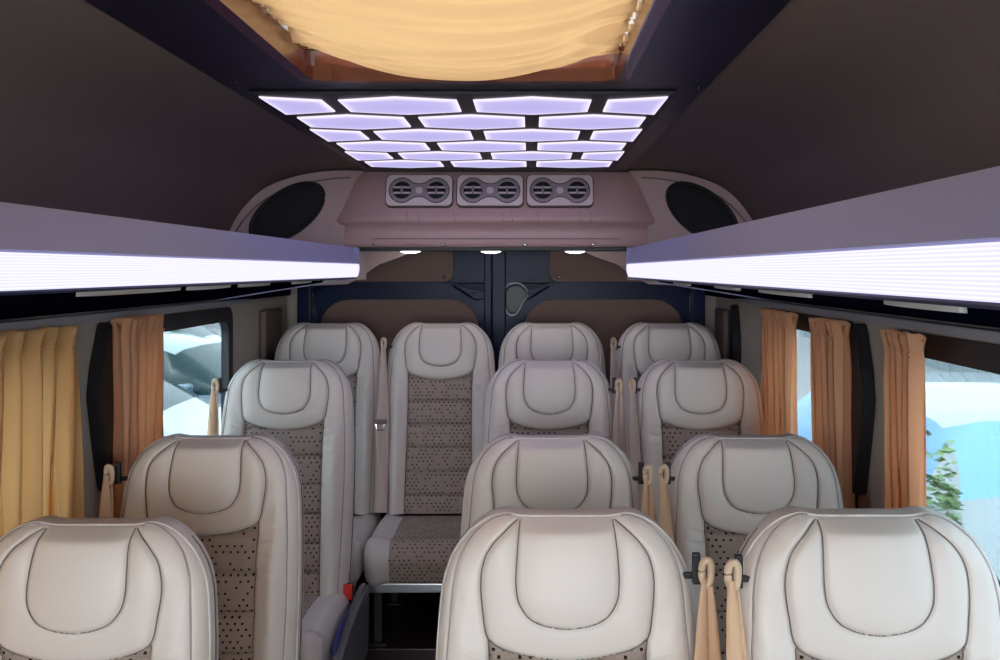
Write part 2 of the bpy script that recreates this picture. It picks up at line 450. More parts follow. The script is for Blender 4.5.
def belt(parent, side, webbing, dz=0.0):
    """shoulder belt guide with the webbing hanging beside the backrest (side: +1 right, -1 left)"""
    x = side*.243; zt = 1.03+dz; y = -.035
    bm = bmesh.new(); box(bm, x-.014*side-.007, x-.014*side+.007, y+.006, y+.020, zt-.035, zt+.020, .003)
    box(bm, min(x-side*.014, x-side*.05), max(x-side*.014, x-side*.05), y+.022, y+.034, zt-.030, zt-.020, .002)
    g = bobj('belt_bracket', bm, M_black, parent)
    bm = bmesh.new()
    tube(bm, [tuple(q) for q in smoothcurve([(x-.007, y-.004, zt-.005), (x-.005, y-.008, zt+.010), (x+.003, y-.010, zt+.014), (x+.008, y-.008, zt+.004), (x+.008, y-.006, zt-.014), (x+.004, y-.008, zt-.028), (x-.003, y-.008, zt-.026), (x-.007, y-.006, zt-.016)], 3, closed=True)], .0068, 8, closed=True)
    w = bobj('belt_guide', bm, M_tanpl, parent, smooth=True)
    bm = bmesh.new(); n = 22
    for (xa, xb, wa, wb, ph, dy, z1) in ((x-.004, x-.015*side-.010, .011, .050, 0.4, 0.0, .42), (x+.005, x+.014, .009, .042, -0.7, .012, .45)):
        prev = None
        for k in range(n+1):
            u = k/n; z = zt-.015-u*(zt-z1); cx = xa+(xb-xa)*min(1, u*1.5)**.8
            ww = wa+(wb-wa)*min(1, u*2.2)**.7; tw = ph*(1-.5*u)+.25*math.sin(u*5+side)
            yy = y-.016+dy-(zt-z)*.15+.004*math.sin(u*9)
            row = []
            for q in (-1, -.33, .33, 1):
                row.append(Vector((cx+q*ww/2*math.cos(tw), yy+q*ww/2*math.sin(tw)+.003*(q*q), z)))
            A = [bm.verts.new(p) for p in row]; B = [bm.verts.new(p+Vector((0, .0025, 0))) for p in row]
            if prev:
                PA, PB = prev
                for i in range(3):
                    bm.faces.new((PA[i], PA[i+1], A[i+1], A[i])); bm.faces.new((PB[i+1], PB[i], B[i], B[i+1]))
                bm.faces.new((PA[0], A[0], B[0], PB[0])); bm.faces.new((PA[3], PB[3], B[3], A[3]))
            prev = (A, B)
    wb_ = bobj('belt_webbing', bm, webbing, parent, smooth=True)
    bm = bmesh.new(); zz = zt-.33
    y -= .050; box(bm, x-.026, x+.026, y-.036, y-.026, zz-.010, zz+.012, .003); y += .014
    tube(bm, [(x-.02, y-.046, zz-.010), (x-.016, y-.048, zz-.034), (x+.012, y-.048, zz-.036), (x+.018, y-.046, zz-.010)], .0035, 6)
    bobj('belt_tongue', bm, M_chrome, parent)
    return wb_
def make_cushion(parent, zt=.43, th=.185):
    """bottom cushion, frame and legs; zt = height of the cushion's top"""
    yb = .00; yf = -.545
    prof = [(yb, zt-.02)] + [(y, zt-.02+.025*math.sin(PI*min(1, (yb-y)/.5)*.9)) for y in np.linspace(yb-.05, yf+.07, 10)]
    for k in range(8):
        a = PI/2*(k/7); prof.append((yf+.065-.065*math.sin(a), zt-.065+.075*math.cos(a)))
    for k in range(1, 5): prof.append((yf+.004*k, zt-.065-(th-.09)*k/4))
    for k in range(1, 6):
        a = PI/2*k/5; prof.append((yf+.016+.03*(1-math.cos(a)), zt-th+.025-.025*math.sin(a)))
    prof += [(y, zt-th) for y in np.linspace(yf+.12, yb, 7)]
    # length along the outline for the cloth pattern
    pr = np.array(prof); arc = np.concatenate([[0], np.cumsum(np.linalg.norm(np.diff(pr, axis=0), axis=1))])
    V, F, fx = slab(-.240, .240, prof, .034); V = np.array(V); m = len(prof)
    uv = np.stack([V[:, 0]+.5, np.tile(arc, len(V)//m)+1.0], 1)
    fs = np.array(fx); fx = np.abs(fs); Fi = [f for f, a in zip(F, fx) if a < .148]; Fo = [f for f, a in zip(F, fs) if a >= .148]; Fp = [f for f, a in zip(F, fs) if a <= -.148]
    def sub(Fs, name, m_):
        u = sorted({i for f in Fs for i in f}); mp = {v: k for k, v in enumerate(u)}
        return pyd(name, V[u], [[mp[i] for i in f] for f in Fs], m_, parent, uv=uv[u])
    sub(Fi, 'cushion_cloth', M_fabric); sub(Fo, 'cushion_bolster', M_leather2); sub(Fp, 'cushion_bolster', M_leather2)
    bm = bmesh.new()
    box(bm, -.225, .225, yf+.03, yf+.06, zt-th-.035, zt-th, .004); box(bm, -.225, .225, -.08, -.04, zt-th-.035, zt-th, .004)
    for x in (-.21, .18): box(bm, x, x+.03, yf+.05, -.05, zt-th-.034, zt-th-.002, .004)
    bobj('seat_frame', bm, M_silver, parent)
    for x in (-.19, .19):
        for y in (yf+.06, -.07):
            bm = bmesh.new(); box(bm, x-.016, x+.016, y-.016, y+.016, .006, zt-th-.02, .004)
            box(bm, x-.03, x+.03, y-.035, y+.035, 0, .008, .002)
            bobj('leg', bm, M_metal, parent)
def side_cover(parent, side, zt=.40):
    s = side
    poly = [(-.50, zt-.20), (-.50, zt-.12), (-.46, zt-.04), (-.30, zt-.01), (-.16, zt+.0), (-.08, zt+.03), (.0, zt+.03), (.02, zt-.05), (.0, zt-.22), (-.25, zt-.25)]
    bm = bmesh.new(); a, b = (.258, .288) if s > 0 else (-.288, -.258)
    prism(bm, poly, a, b, 'x'); bmesh.ops.bevel(bm, geom=bm.edges[:], offset=.008, segments=2, affect='EDGES')
    c = bobj('side_cover', bm, M_grey, parent)
    bm = bmesh.new(); x = s*.259
    tube(bm, [(x, -.40, zt-.15), (x, -.45, zt-.09), (x, -.43, zt-.03), (x, -.34, zt+.0), (x, -.2, zt+.02)], [.006, .009, .011, .010, .007], 8)
    bobj('recline_lever', bm, M_blue, parent, smooth=True)
def buckle(parent, side, zt=.37):
    bm = bmesh.new(); x = side*.232
    tube(bm, [(x, -.02, zt-.10), (x, -.06, zt-.0), (x, -.075, zt+.035)], .006, 8)
    box(bm, x-.017, x+.017, -.105, -.075, zt+.015, zt+.085, .004)
    b = bobj('belt_buckle', bm, M_black, parent)
    bm = bmesh.new(); box(bm, x-.018, x+.018, -.1085, -.096, zt+.035, zt+.088, .003)
    bobj('release_button', bm, M_red, b)
    bm = bmesh.new()

def make_seat(label, loc, group):
    t = thing('coach_seat', label, 'seat', loc, 0, group)
    make_back(t); make_cushion(t)
    return t
# floor heights under the four rows (the rear rows stand on raised steps)
Z = {1: 0.0, 2: 0.0, 3: 0.0, 4: .125}
LIFT = {1: -.012, 2: -.003, 3: .110, 4: .077}
BACK = ('headrest_panel', 'headrest_surround', 'cloth_panel', 'bolster', 'seam', 'piping', 'back_shell', 'edge_piping', 'zip_line')
seat_a = make_seat('cream leather coach seat at the front of the single left row', (-.832, 1.69, 0), 'coach seats')
for ch in seat_a.children:
    if ch.name.split('.')[0] in BACK: ch.location.z = -.048
spec = [ # x, y, row, label, belt side, tongue webbing, cover
 (-.828, 2.33, 2, 'cream leather coach seat second from the front in the single left row', -1, M_tan, 0),
 (-.862, 3.20, 3, 'cream coach seat in the single left row with a red belt buckle beside its cushion', -1, M_tan, 1),
 (.066, 1.62, 1, 'frontmost middle coach seat beside the aisle, biggest whole seat in view', 1, M_tan, 0),
 (.056, 2.33, 2, 'middle column coach seat directly behind the frontmost middle one', 1, M_tan, 0),
 (.068, 3.20, 3, 'middle column coach seat in third row with a lavender sheen on its headrest', 1, M_pinkweb, 0),
 (.578, 1.53, 1, 'frontmost coach seat of the right column beside the clear window', -1, M_tan, 0),
 (.582, 2.33, 2, 'right column coach seat in second row, overlapping the lower ends of two orange curtains', -1, M_tan, 0),
 (.600, 3.20, 3, 'right column coach seat in third row, just in front of the rear bench corner', -1, M_pinkweb, 0),
]
def lift(x, row): return .013 if (row == 1 and x > .3) else LIFT[row]
def dup_seat(x, y, row, label, side, web, cover):
    r = copy_tree(seat_a); r.location = (x, y, Z[row]); r['label'] = label
    for ch in r.children:
        if ch.name.split('.')[0] in BACK: ch.location.z = lift(x, row)
    return r
allseats = []
for x, y, row, label, side, web, cover in spec:
    r = dup_seat(x, y, row, label, side, web, cover); allseats.append((r, side, web, cover, lift(x, row)))
belt(seat_a, -1, M_tan); buckle(seat_a, 1)
for r, side, web, cover, lf in allseats:
    belt(r, side, web, lf)
    buckle(r, -side)
    if cover: side_cover(r, 1)
side_cover(seat_a, 1)
# rear bench row: the same backrests over a lower cushion
rear = [(-.880, 'rear row coach seat in the left corner behind the single column', 0),
        (-.385, 'rear row coach seat facing the aisle, cloth backrest and cushion fully visible', -1),
        (.094, 'rear row coach seat mostly hidden behind the middle column', 0),
        (.600, 'dim rear row coach seat in the right corner, only its headrest showing', -1)]
DZ = .077
def make_rear(x, label):
    t = thing('rear_coach_seat', label, 'seat', (x, 3.90, Z[4]), 0, 'rear row seats')
    return t
first = None
for x, label, bs in rear:
    if first is None:
        t = make_rear(x, label)
        for ch in list(seat_a.children):
            if ch.name.split('.')[0] in ('headrest_panel', 'headrest_surround', 'cloth_panel', 'bolster', 'seam', 'piping', 'back_shell', 'edge_piping', 'zip_line'):
                c = ch.copy(); C.objects.link(c); c.parent = t; c.location = (0, 0, DZ)
        make_cushion(t, .385, .150)
        first = t
    else:
        t = copy_tree(first); t.location = (x, 3.90, Z[4]); t['label'] = label
        for ch in list(t.children):      # belts are added after copying
            pass
    rear_obj = t
    if bs: belt_later = (t, bs)
    first_tmp = first
    if bs: t['_b'] = bs
for o in [o for o in bpy.data.objects if '_b' in o.keys()]:
    belt(o, o['_b'], M_pinkweb, DZ); del o['_b']

# ------------------------------------------------------------------ floor
WL, WR = -1.19, .91
bm = bmesh.new(); box(bm, WL-.05, WR+.05, -1.2, 4.6, -.06, 0); struct(bobj('floor', bm, M_floor), 'dark brown glossy vinyl floor of the aisle', 'floor')
bm = bmesh.new(); box(bm, WL, WR, 3.36, 4.5, 0, .125, .003); struct(bobj('trim_1', bm, M_floor), 'raised floor step under the rear row', 'floor step')

# ------------------------------------------------------------------ side walls, windows
WZ0, WZ1 = .78, 1.395          # outer size of window frames
wins = {-1: [(.15, 2.26), (2.50, 3.57)], 1: [(.15, 2.26), (2.50, 3.50)]}
wn = 1
for s, nm in ((-1, 'left'), (1, 'right')):
    xw = WL if s < 0 else WR; xo = xw+.02*s
    a, b = min(xw, xo), max(xw, xo)
    bm = bmesh.new()
    box(bm, a, b, -1.2, 4.5, 0, WZ0+.02); box(bm, a, b, -1.2, 4.5, WZ1-.02, 1.62)
    ys = [-1.2] + [v for w in wins[s] for v in (w[0]+.02, w[1]-.02)] + [4.5]
    for i in range(0, len(ys), 2): box(bm, a, b, ys[i], ys[i+1], WZ0+.02, WZ1-.02)
    struct(bobj('wall_'+nm, bm, M_wall))
    for (y0, y1) in wins[s]:
        bm = bmesh.new()
        bot, top, fr = .05, .055, .05
        outer = rrect(y0, y1, WZ0, WZ1, .05); inner = rrect(y0+fr, y1-fr, WZ0+bot, WZ1-top, .05)
        ringprism(bm, outer, inner, xw-.012*s, xw+.018*s, 'x')
        f = bobj('window_%d' % wn, bm, M_black); struct(f); wn += 1
        bm = bmesh.new(); prism(bm, rrect(y0+fr-.005, y1-fr+.005, WZ0+bot-.005, WZ1-top+.005, .05), xw+.006*s, xw+.010*s, 'x')
        g = bobj('glass_pane', bm, M_glass, f)
    # lower wall dado line and curtain track
    bm = bmesh.new(); x1 = xw-.028*s; box(bm, min(xw, x1), max(xw, x1), -.8, 3.75, 1.402, 1.424, .004)
    t = bobj('curtain_track', bm, mat('track_grey', (.36, .37, .42), .4))
    tag(t, 'slim grey curtain track running along the %s wall under the lamp rack' % nm, 'curtain track')
    # seat-belt post cover on the window pillar (long faceted lozenge)
    for yc, zt_, zb, wd in ((2.435, 1.395, .93, .030), (3.93, 1.39, .86, .026)) if s > 0 else ((2.48, 1.395, .93, .030),):
        bm = bmesh.new()
        prof = [(yc-.008, zt_), (yc+.012, zt_), (yc+.018, zt_-.25), (yc+.014, zb), (yc-.006, zb), (yc-wd*1.5, zb+.16), (yc-wd*2.4, zt_-.20), (yc-wd*1.9, zt_-.12)]
        x1 = xw-.035*s; prism(bm, prof, min(x1, xw+.004*s), max(x1, xw+.004*s), 'x')
        bmesh.ops.bevel(bm, geom=bm.edges[:], offset=.006, segments=2, affect='EDGES')
        p = bobj('pillar_cover', bm, M_black)
        tag(p, 'long black lozenge-shaped cover on the %s wall pillar %s' % (nm, 'between the curtains' if yc < 3 else 'beside the rear corner seat'), 'pillar cover')
    # brown padded post near the rear corner
    bm = bmesh.new(); x1 = xw-.03*s; box(bm, min(xw, x1), max(xw, x1), 3.95 if s < 0 else 4.10, 4.22 if s < 0 else 4.30, .55, 1.36, .012, 3)
    struct(bobj('trim_%d' % (3 if s < 0 else 4), bm, M_walldark), 'brown padded post on the %s wall beside the rear seats' % nm, 'trim')

# ------------------------------------------------------------------ curtains
def curtain(s, y0, y1, zt, zb, folds, amp, m, label, off=.058, lean=0.0, seed=1, squeeze=0.0):
    rnd = random.Random(seed); xw = WL if s < 0 else WR
    nu, nv = folds*14, 44; V = []; F = []; uv = []
    ph = [rnd.uniform(-.5, .5) for _ in range(folds+2)]; am = [rnd.uniform(.65, 1.25) for _ in range(folds+2)]
    for j in range(nv+1):
        v = j/nv; z = zt+(zb-zt)*v
        for i in range(nu+1):
            u = i/nu; k = u*folds; i0 = int(k); fr = k-i0
            A = am[i0]*(1-fr)+am[i0+1]*fr; p = ph[i0]*(1-fr)+ph[i0+1]*fr
            hd = math.exp(-v*14)                                  # tight header
            d = amp*A*math.sin(2*PI*k+p+1.2*v*math.sin(i0*2.1))*(1-.45*hd)
            d += .40*amp*math.sin(4*PI*k+2*p+v*2)*(1-v*.4)+.12*amp*math.sin(10*PI*k+p*3+v*3)
            if v < .05: d += (.012*math.sin(2*PI*k*1.0+.8)+.006*math.sin(7*PI*k))*(1-v/.05)
            w = (y1-y0)*(1-squeeze*math.sin(PI*min(1, v*1.1))); yc = (y0+y1)/2+lean*v
            y = yc+(u-.5)*w+.25*(w/folds)*math.sin(4*PI*k+p)*.5
            zz = z + (.007*math.cos(2*PI*k+p)+.004*math.sin(5*PI*k) if j == 0 else 0)
            V.append((xw-s*(off+d), y, zz))
    for j in range(nv):
        for i in range(nu):
            a = j*(nu+1)+i; F.append((a, a+1, a+nu+2, a+nu+1))
    t = thing('window_curtain', label, 'curtain', (0, 0, 0))
    c = pyd('curtain_cloth', V, F, m, t)
    # sewn header tape band
    V2 = []; F2 = []
    for r_, (zz, o2) in enumerate(((zt-.034, .004), (zt-.040, .004))):
        for i in range(nu+1):
            q = V[3*(nu+1)+i]; V2.append((q[0]-s*o2, q[1], zz))
    for i in range(nu): F2.append((i, i+1, nu+2+i, nu+1+i))
    pyd('header_seam', V2, F2, m, t)
    return t
curtain(-1, 1.05, 2.22, 1.398, .62, 16, .032, M_curt, 'wide yellow pleated curtain drawn across the front left window', seed=3)
curtain(-1, 2.47, 2.75, 1.398, .62, 7, .026, M_curt2, 'narrow orange-brown curtain bunched beside the left window showing parked cars', seed=5, squeeze=.06)
curtain(1, 1.96, 2.14, 1.392, .62, 5, .026, M_curt2, 'tan curtain bunched at the rear end of the large clear right window', seed=7, squeeze=.05)
curtain(1, 2.45, 2.67, 1.392, .62, 6, .026, M_curt2, 'bright orange curtain beside the black pillar cover on the right', seed=9, lean=-.05)
curtain(1, 2.91, 3.28, 1.392, .62, 7, .024, M_curt2, 'farther orange curtain at the rear edge of the right side window', seed=11, lean=-.03, squeeze=.1)

# ------------------------------------------------------------------ ceiling
HZ = 1.96
cove = [(-.665, HZ), (-.80, 1.952), (-.92, 1.925), (-1.03, 1.872), (-1.105, 1.79), (-1.155, 1.69), (-1.19, 1.56)]
cv = smoothcurve(cove, 6)
bm = bmesh.new()
for s in (-1, 1):
    inn = [(mx(x, s), z) for x, z in cv]; out = [(mx(x-.03, s), z+.045) for x, z in cv]
    poly = inn+out[::-1]
    prism(bm, poly, -1.2, 4.5, 'y')
# roof strips beside and between the openings, above the centre board
HX0, HX1, HY0, HY1 = -.475, .195, .80, 1.935
box(bm, -.69, HX0-.02, -1.2, 4.5, HZ+.012, HZ+.05); box(bm, HX1+.02, .41, -1.2, 4.5, HZ+.012, HZ+.05)
box(bm, HX0-.02, HX1+.02, -1.2, HY0-.02, HZ+.012, HZ+.05); box(bm, HX0-.02, HX1+.02, HY1+.02, 4.5, HZ+.012, HZ+.05)
c = struct(bobj('ceiling', bm, M_ceil, smooth=True), 'curved dark brown cloth lined ceiling', 'ceiling')
for p in c.data.polygons: p.use_smooth = abs(p.normal.y) < .5 and len(p.vertices) == 4
bm = bmesh.new()
BX0, BX1 = -.675, .395
box(bm, BX0, HX0, -1.2, 3.72, HZ-.012, HZ+.012); box(bm, HX1, BX1, -1.2, 3.72, HZ-.012, HZ+.012)
box(bm, HX0, HX1, -1.2, HY0, HZ-.012, HZ+.012); box(bm, HX0, HX1, HY1, 3.72, HZ-.012, HZ+.012)
b = struct(bobj('trim_5', bm, M_navyceil), 'glossy dark navy board down the middle of the ceiling', 'ceiling board')
for (x, y) in ((.36, 1.94), (.375, 2.00), (-.64, 1.95), (.37, 1.2), (-.65, 1.2), (-.12, 2.08)):
    bm = bmesh.new(); disc(bm, (x, y, HZ-.017), .006, 10, 'z', .006); bobj('board_screw', bm, M_black, b)

# lattice lamp
t = thing('lattice_ceiling_lamp', 'glowing ceiling lamp of staggered flat hexagon panels in a black grid', 'ceiling lamp', (0, 0, 0))
LX0, LX1, LY0, LY1 = -.628, .322, 2.055, 3.515
bm = bmesh.new(); box(bm, LX0-.012, LX1+.012, LY0-.01, LY1+.01, HZ-.020, HZ-.0121, .002); bobj('lamp_housing', bm, M_black, t)
pit = (LX1-LX0)/3; rows = 6; rp = (LY1-LY0-.02)/rows
def lens(poly):
    cxp = sum(p[0] for p in poly)/len(poly); cyp = sum(p[1] for p in poly)/len(poly)
    V = []; rim = []; F = []; n = len(poly)
    for k, z in ((1.0, HZ-.0205), (.99, HZ-.0235), (.90, HZ-.0245), (.72, HZ-.025)):
        for p in poly:
            V.append((cxp+(p[0]-cxp)*(1-(1-k)*(.6 if n > 4 else 1)), cyp+(p[1]-cyp)*k, z)); rim.append({1.0: 1, .99: 1, .90: .55, .72: 0.12}[k])
    for r_ in range(3):
        for i in range(n): F.append((r_*n+i, r_*n+(i+1) % n, (r_+1)*n+(i+1) % n, (r_+1)*n+i))
    V.append((cxp, cyp, HZ-.025)); rim.append(0)
    for i in range(n): F.append((3*n+i, 3*n+(i+1) % n, len(V)-1))
    o = pyd('lamp_lens', V, F, M_lamp, t, smooth=False)
    at = o.data.attributes.new('rim', 'FLOAT', 'POINT'); at.data.foreach_set('value', rim)
gx = .013
for r_ in range(rows):
    yc = LY0+.01+rp*(r_+.5); hm, he = rp*.545, rp*.375; g = .015
    cs = [LX0+pit*k for k in range(4)] if r_ % 2 == 0 else [LX0+pit*(k+.5) for k in range(3)]
    for cx in cs:
        hw = pit/2-gx
        pts = [(cx-hw+.006, yc-he+g), (cx, yc-hm+g), (cx+hw-.006, yc-he+g), (cx+hw-.006, yc+he-g), (cx, yc+hm-g), (cx-hw+.006, yc+he-g)]
        if cx <= LX0+.001: pts = [(LX0+.004, yc-hm+g), (cx+hw-.006, yc-he+g), (cx+hw-.006, yc+he-g), (LX0+.004, yc+hm-g)]
        elif cx >= LX1-.001: pts = [(cx-hw+.006, yc-he+g), (LX1-.004, yc-hm+g), (LX1-.004, yc+hm-g), (cx-hw+.006, yc+he-g)]
        lens(pts)

# roof hatch
t = thing('roof_hatch', 'wood framed glass roof hatch opening behind the draped yellow cloth', 'roof hatch', (0, 0, 0))
bm = bmesh.new()
ringprism(bm, rrect(HX0-.016, HX1+.016, HY0-.016, HY1+.016, .05), rrect(HX0+.010, HX1-.010, HY0+.010, HY1-.010, .04), HZ-.016, HZ+.012, 'z')
bobj('hatch_frame', bm, M_wood, t)
bm = bmesh.new()
ringprism(bm, rrect(HX0-.012, HX1+.012, HY0-.012, HY1+.012, .05), rrect(HX0+.004, HX1-.004, HY0+.004, HY1-.004, .04), HZ+.012, HZ+.085, 'z')
bobj('hatch_lining', bm, M_wood, t)
bm = bmesh.new(); prism(bm, rrect(HX0-.008, HX1+.008, HY0-.008, HY1+.008, .05), HZ+.086, HZ+.092, 'z'); bobj('hatch_glass', bm, M_hglass, t)
# draped cloth
nu, nv = 70, 150; V = []; F = []
for j in range(nv+1):
    v = j/nv; y = HY0+.02+v*(HY1-.035-HY0-.02)
    for i in range(nu+1):
        u = i/nu; a = 2*u-1; x = CX+a*.328
        sag = (1-a*a)
        z = HZ+.050-.060*sag
        yy = y+.035*sag*v
        f = v*7+.30*a*a+.35*math.sin(1.3*a+v*5)
        fr_ = (f*1.25) % 1.0; z += .013*(fr_ if fr_ < .82 else (1-fr_)/.18*.82)+.0035*math.sin(4.7*PI*f+1+2*a)-.006-.010*math.exp(-((v-.80-.05*a*a+.02*a)/.012)**2)-.006*math.exp(-((v-.62-.04*a*a-.02*a)/.010)**2)-.004*math.exp(-((v-.90-.045*a*a)/.006)**2)+.010*(abs(a)**8)*math.sin(2*PI*v*34)
        x += .003*(abs(a)**6)*math.sin(2*PI*v*34+1)*(1 if a > 0 else -1)
        if v > .97: z += .012*((v-.97)/.03)**2*0
        V.append((x, yy, z))
for j in range(nv):
    for i in range(nu):
        a = j*(nu+1)+i; F.append((a, a+1, a+nu+2, a+nu+1))
o = pyd('hatch_curtain', V, F, M_hatch); tag(o, 'pale yellow cloth draped under the roof hatch, sagging in cross folds', 'curtain')
# side rods carrying it
for s in (-1, 1):
    bm = bmesh.new(); x = CX+s*.318; tube(bm, [(x, HY0+.006, HZ+.052), (x, HY1-.006, HZ+.052)], .004, 8); bobj('curtain_rod', bm, M_silver, t, smooth=True)

# ------------------------------------------------------------------ lamp racks along both sides
for s, nm in ((-1, 'left'), (1, 'right')):
    t = thing('lamp_rack', 'long pale lavender rack with a glowing white strip above the %s windows' % nm, 'lamp rack', (0, 0, 0))
    y0, y1 = -.9, 3.40
    X = lambda v: mx(v, s)
    def sheet(name, prof, m, th=.004, uvm=None, parent=t, rend=0.0):
        nseg = 40; V = []; F = []; uv = []
        n = len(prof)
        for j in range(nseg+1):
            for k, (x, z) in enumerate(prof):
                V.append((X(x), y0+(y1-y0)*j/nseg, z)); uv.append((j/nseg, k/(n-1)))
        for j in range(nseg):
            for k in range(n-1):
                a = j*n+k; F.append((a, a+1, a+n+1, a+n))
        return pyd(name, V, F, m, parent, uv=uv)
    # body: closed dark box
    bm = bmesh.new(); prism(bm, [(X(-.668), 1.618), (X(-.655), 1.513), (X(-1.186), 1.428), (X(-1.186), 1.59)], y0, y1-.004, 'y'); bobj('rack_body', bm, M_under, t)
    bm = bmesh.new(); prism(bm, [(X(-.668), 1.626), (X(-.646), 1.566), (X(-.650), 1.562), (X(-.672), 1.60), (X(-1.15), 1.606), (X(-1.15), 1.612)], y0, y1, 'y'); bobj('rack_fascia', bm, M_rackgrey, t)
    prof = [(-.646-.003*math.sin(PI*k/12)+.002*math.sin(k*PI), 1.562-.047*k/12) for k in range(13)]
    # ribbed glowing diffuser with a rounded rear end
    rib = []
    for k in range(49):
        u = k/48; rib.append((-.646-.006*u+.0012*math.sin(2*PI*12*u)+.004*math.sin(PI*u), 1.562-.048*u))
    sheet('light_strip', rib, M_strip)
    # end cap, rounded at the lower edge
    bm = bmesh.new()
    cap = [(X(-.646), 1.626), (X(-.644), 1.53), (X(-.652), 1.516), (X(-.668), 1.506), (X(-1.186), 1.424), (X(-1.186), 1.612)]
    prism(bm, cap, y1-.002, y1+.012, 'y'); bmesh.ops.bevel(bm, geom=bm.edges[:], offset=.004, segments=2, affect='EDGES')
    bobj('end_cap', bm, M_rackgrey, t)
    # dark lip under the strip
    bm = bmesh.new(); tube(bm, [(X(-.655), y0, 1.511), (X(-.655), y1, 1.511)], .0035, 6); bobj('lower_lip', bm, M_navy, t)
    # pale flat plates standing in for translucent reflections under the rack
    for (ya, yb) in (((1.36, 1.76), (1.80, 2.05), (2.12, 2.36), (2.6, 2.8), (3.0, 3.2)) if s < 0 else ((.84, 1.02), (1.30, 1.58), (1.75, 1.95), (2.3, 2.5), (2.9, 3.1))):
        n = 26; yc = (ya+yb)/2; hy = (yb-ya)/2
        bm = bmesh.new(); top = []; bot = []
        for k in range(n):
            a = 2*PI*k/n; xx = -.684+.016*math.sin(a); yy = yc+hy*abs(math.cos(a))**.8*(1 if math.cos(a) > 0 else -1)
            z = 1.513+(xx+.655)*(.085/.531)
            top.append(bm.verts.new((X(xx), yy, z+.0))); bot.append(bm.verts.new((X(xx*.98-.015), yy, z-.008)))
        bm.faces.new(top); bm.faces.new(bot[::-1])
        for k in range(n): bm.faces.new((top[k], bot[k], bot[(k+1) % n], top[(k+1) % n]))
        bobj('reflection_plate', bm, M_palerefl, t)
    # underside between rack and rear corner
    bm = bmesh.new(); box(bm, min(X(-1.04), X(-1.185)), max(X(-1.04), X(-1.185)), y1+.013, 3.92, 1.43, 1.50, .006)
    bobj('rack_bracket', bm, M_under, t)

# ------------------------------------------------------------------ rear bulkhead with vents
BH = thing('rear_bulkhead_console', 'mauve leather covered console below the rear ceiling holding three vent plates', 'overhead console', (0, 0, 0))
prof = [(3.725, 1.946), (3.70, 1.90), (3.672, 1.80), (3.660, 1.762), (3.652, 1.742), (3.664, 1.730), (3.690, 1.722), (3.694, 1.690), (3.694, 1.652), (3.700, 1.640), (3.715, 1.634), (3.80, 1.636), (4.41, 1.636)]
cols = [(-.99, .36), (-.93, .26), (-.87, .17), (-.80, .085), (-.735, .035), (-.68, .008), (-.64, 0), (-.5, 0), (-.32, 0), (CX, 0)]
cols = cols+[(2*CX-x, d) for x, d in cols[-2::-1]]
V = []; F = []; n = len(prof)
for ci, (x, d) in enumerate(cols):
    for k, (y, z) in enumerate(prof):
        w = 1.0 if abs(x-CX) < .55 else max(0.0, 1-(abs(x-CX)-.55)*.0)
        flare = (1.946-z)*.30*(x-CX)/.5 if abs(x-CX) > .45 else 0
        yy = min(y+d, 4.40) if k < n-1 else 4.41
        V.append((x+flare*.9, yy, z))
for c in range(len(cols)-1):
    for k in range(n-1):
        a = c*n+k; F.append((a, a+1, a+n+1, a+n))
pyd('console_skin', V, F, M_mauve, BH)
bm = bmesh.new()
for z, y in ((1.668, 3.692),):
    tube(bm, [(-.72, y+.03, z), (-.64, y, z), (.36, y, z), (.44, y+.03, z)], .0015, 5)
for x in (-.50, -.455, -.31, -.115, -.075, .03, .20, .245):   # short creases below the vents
    tube(bm, [(x, 3.6585, 1.775), (x+.004, 3.6505, 1.742), (x+.006, 3.688, 1.722)], .0012, 5)
bobj('console_seam', bm, M_seam, BH)
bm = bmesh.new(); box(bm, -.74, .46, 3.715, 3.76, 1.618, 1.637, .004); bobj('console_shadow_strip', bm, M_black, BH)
for x in (-.725, -.64, -.36, -.02, .26, .43):
    bm = bmesh.new(); bmesh.ops.create_uvsphere(bm, u_segments=12, v_segments=8, radius=.011, matrix=Matrix.Translation((x, 3.696+(.03 if abs(x-CX) > .52 else 0), 1.644)) @ Matrix.Diagonal((1, .5, .6, 1)))
    bobj('rivet', bm, M_chrome, BH, smooth=True)
for x, lab in ((-.505, 'left'), (-.165, 'middle'), (.19, 'right')):
    t = thing('soffit_spot', 'small round white spotlight under the rear console, %s of three' % {'left': 'leftmost', 'middle': 'middle one', 'right': 'rightmost'}[lab], 'spotlight', (x, 3.80, 1.634), 0, 'spotlights under the rear console')
    bm = bmesh.new(); disc(bm, (0, 0, -.012), .052, 24, 'z', .012); bobj('spot_rim', bm, M_chrome, t)
    bm = bmesh.new(); bmesh.ops.create_uvsphere(bm, u_segments=24, v_segments=10, radius=.044, matrix=Matrix.Translation((0, 0, -.012)) @ Matrix.Diagonal((1, 1, .28, 1))); bobj('spot_lens', bm, M_spot, t, smooth=True)
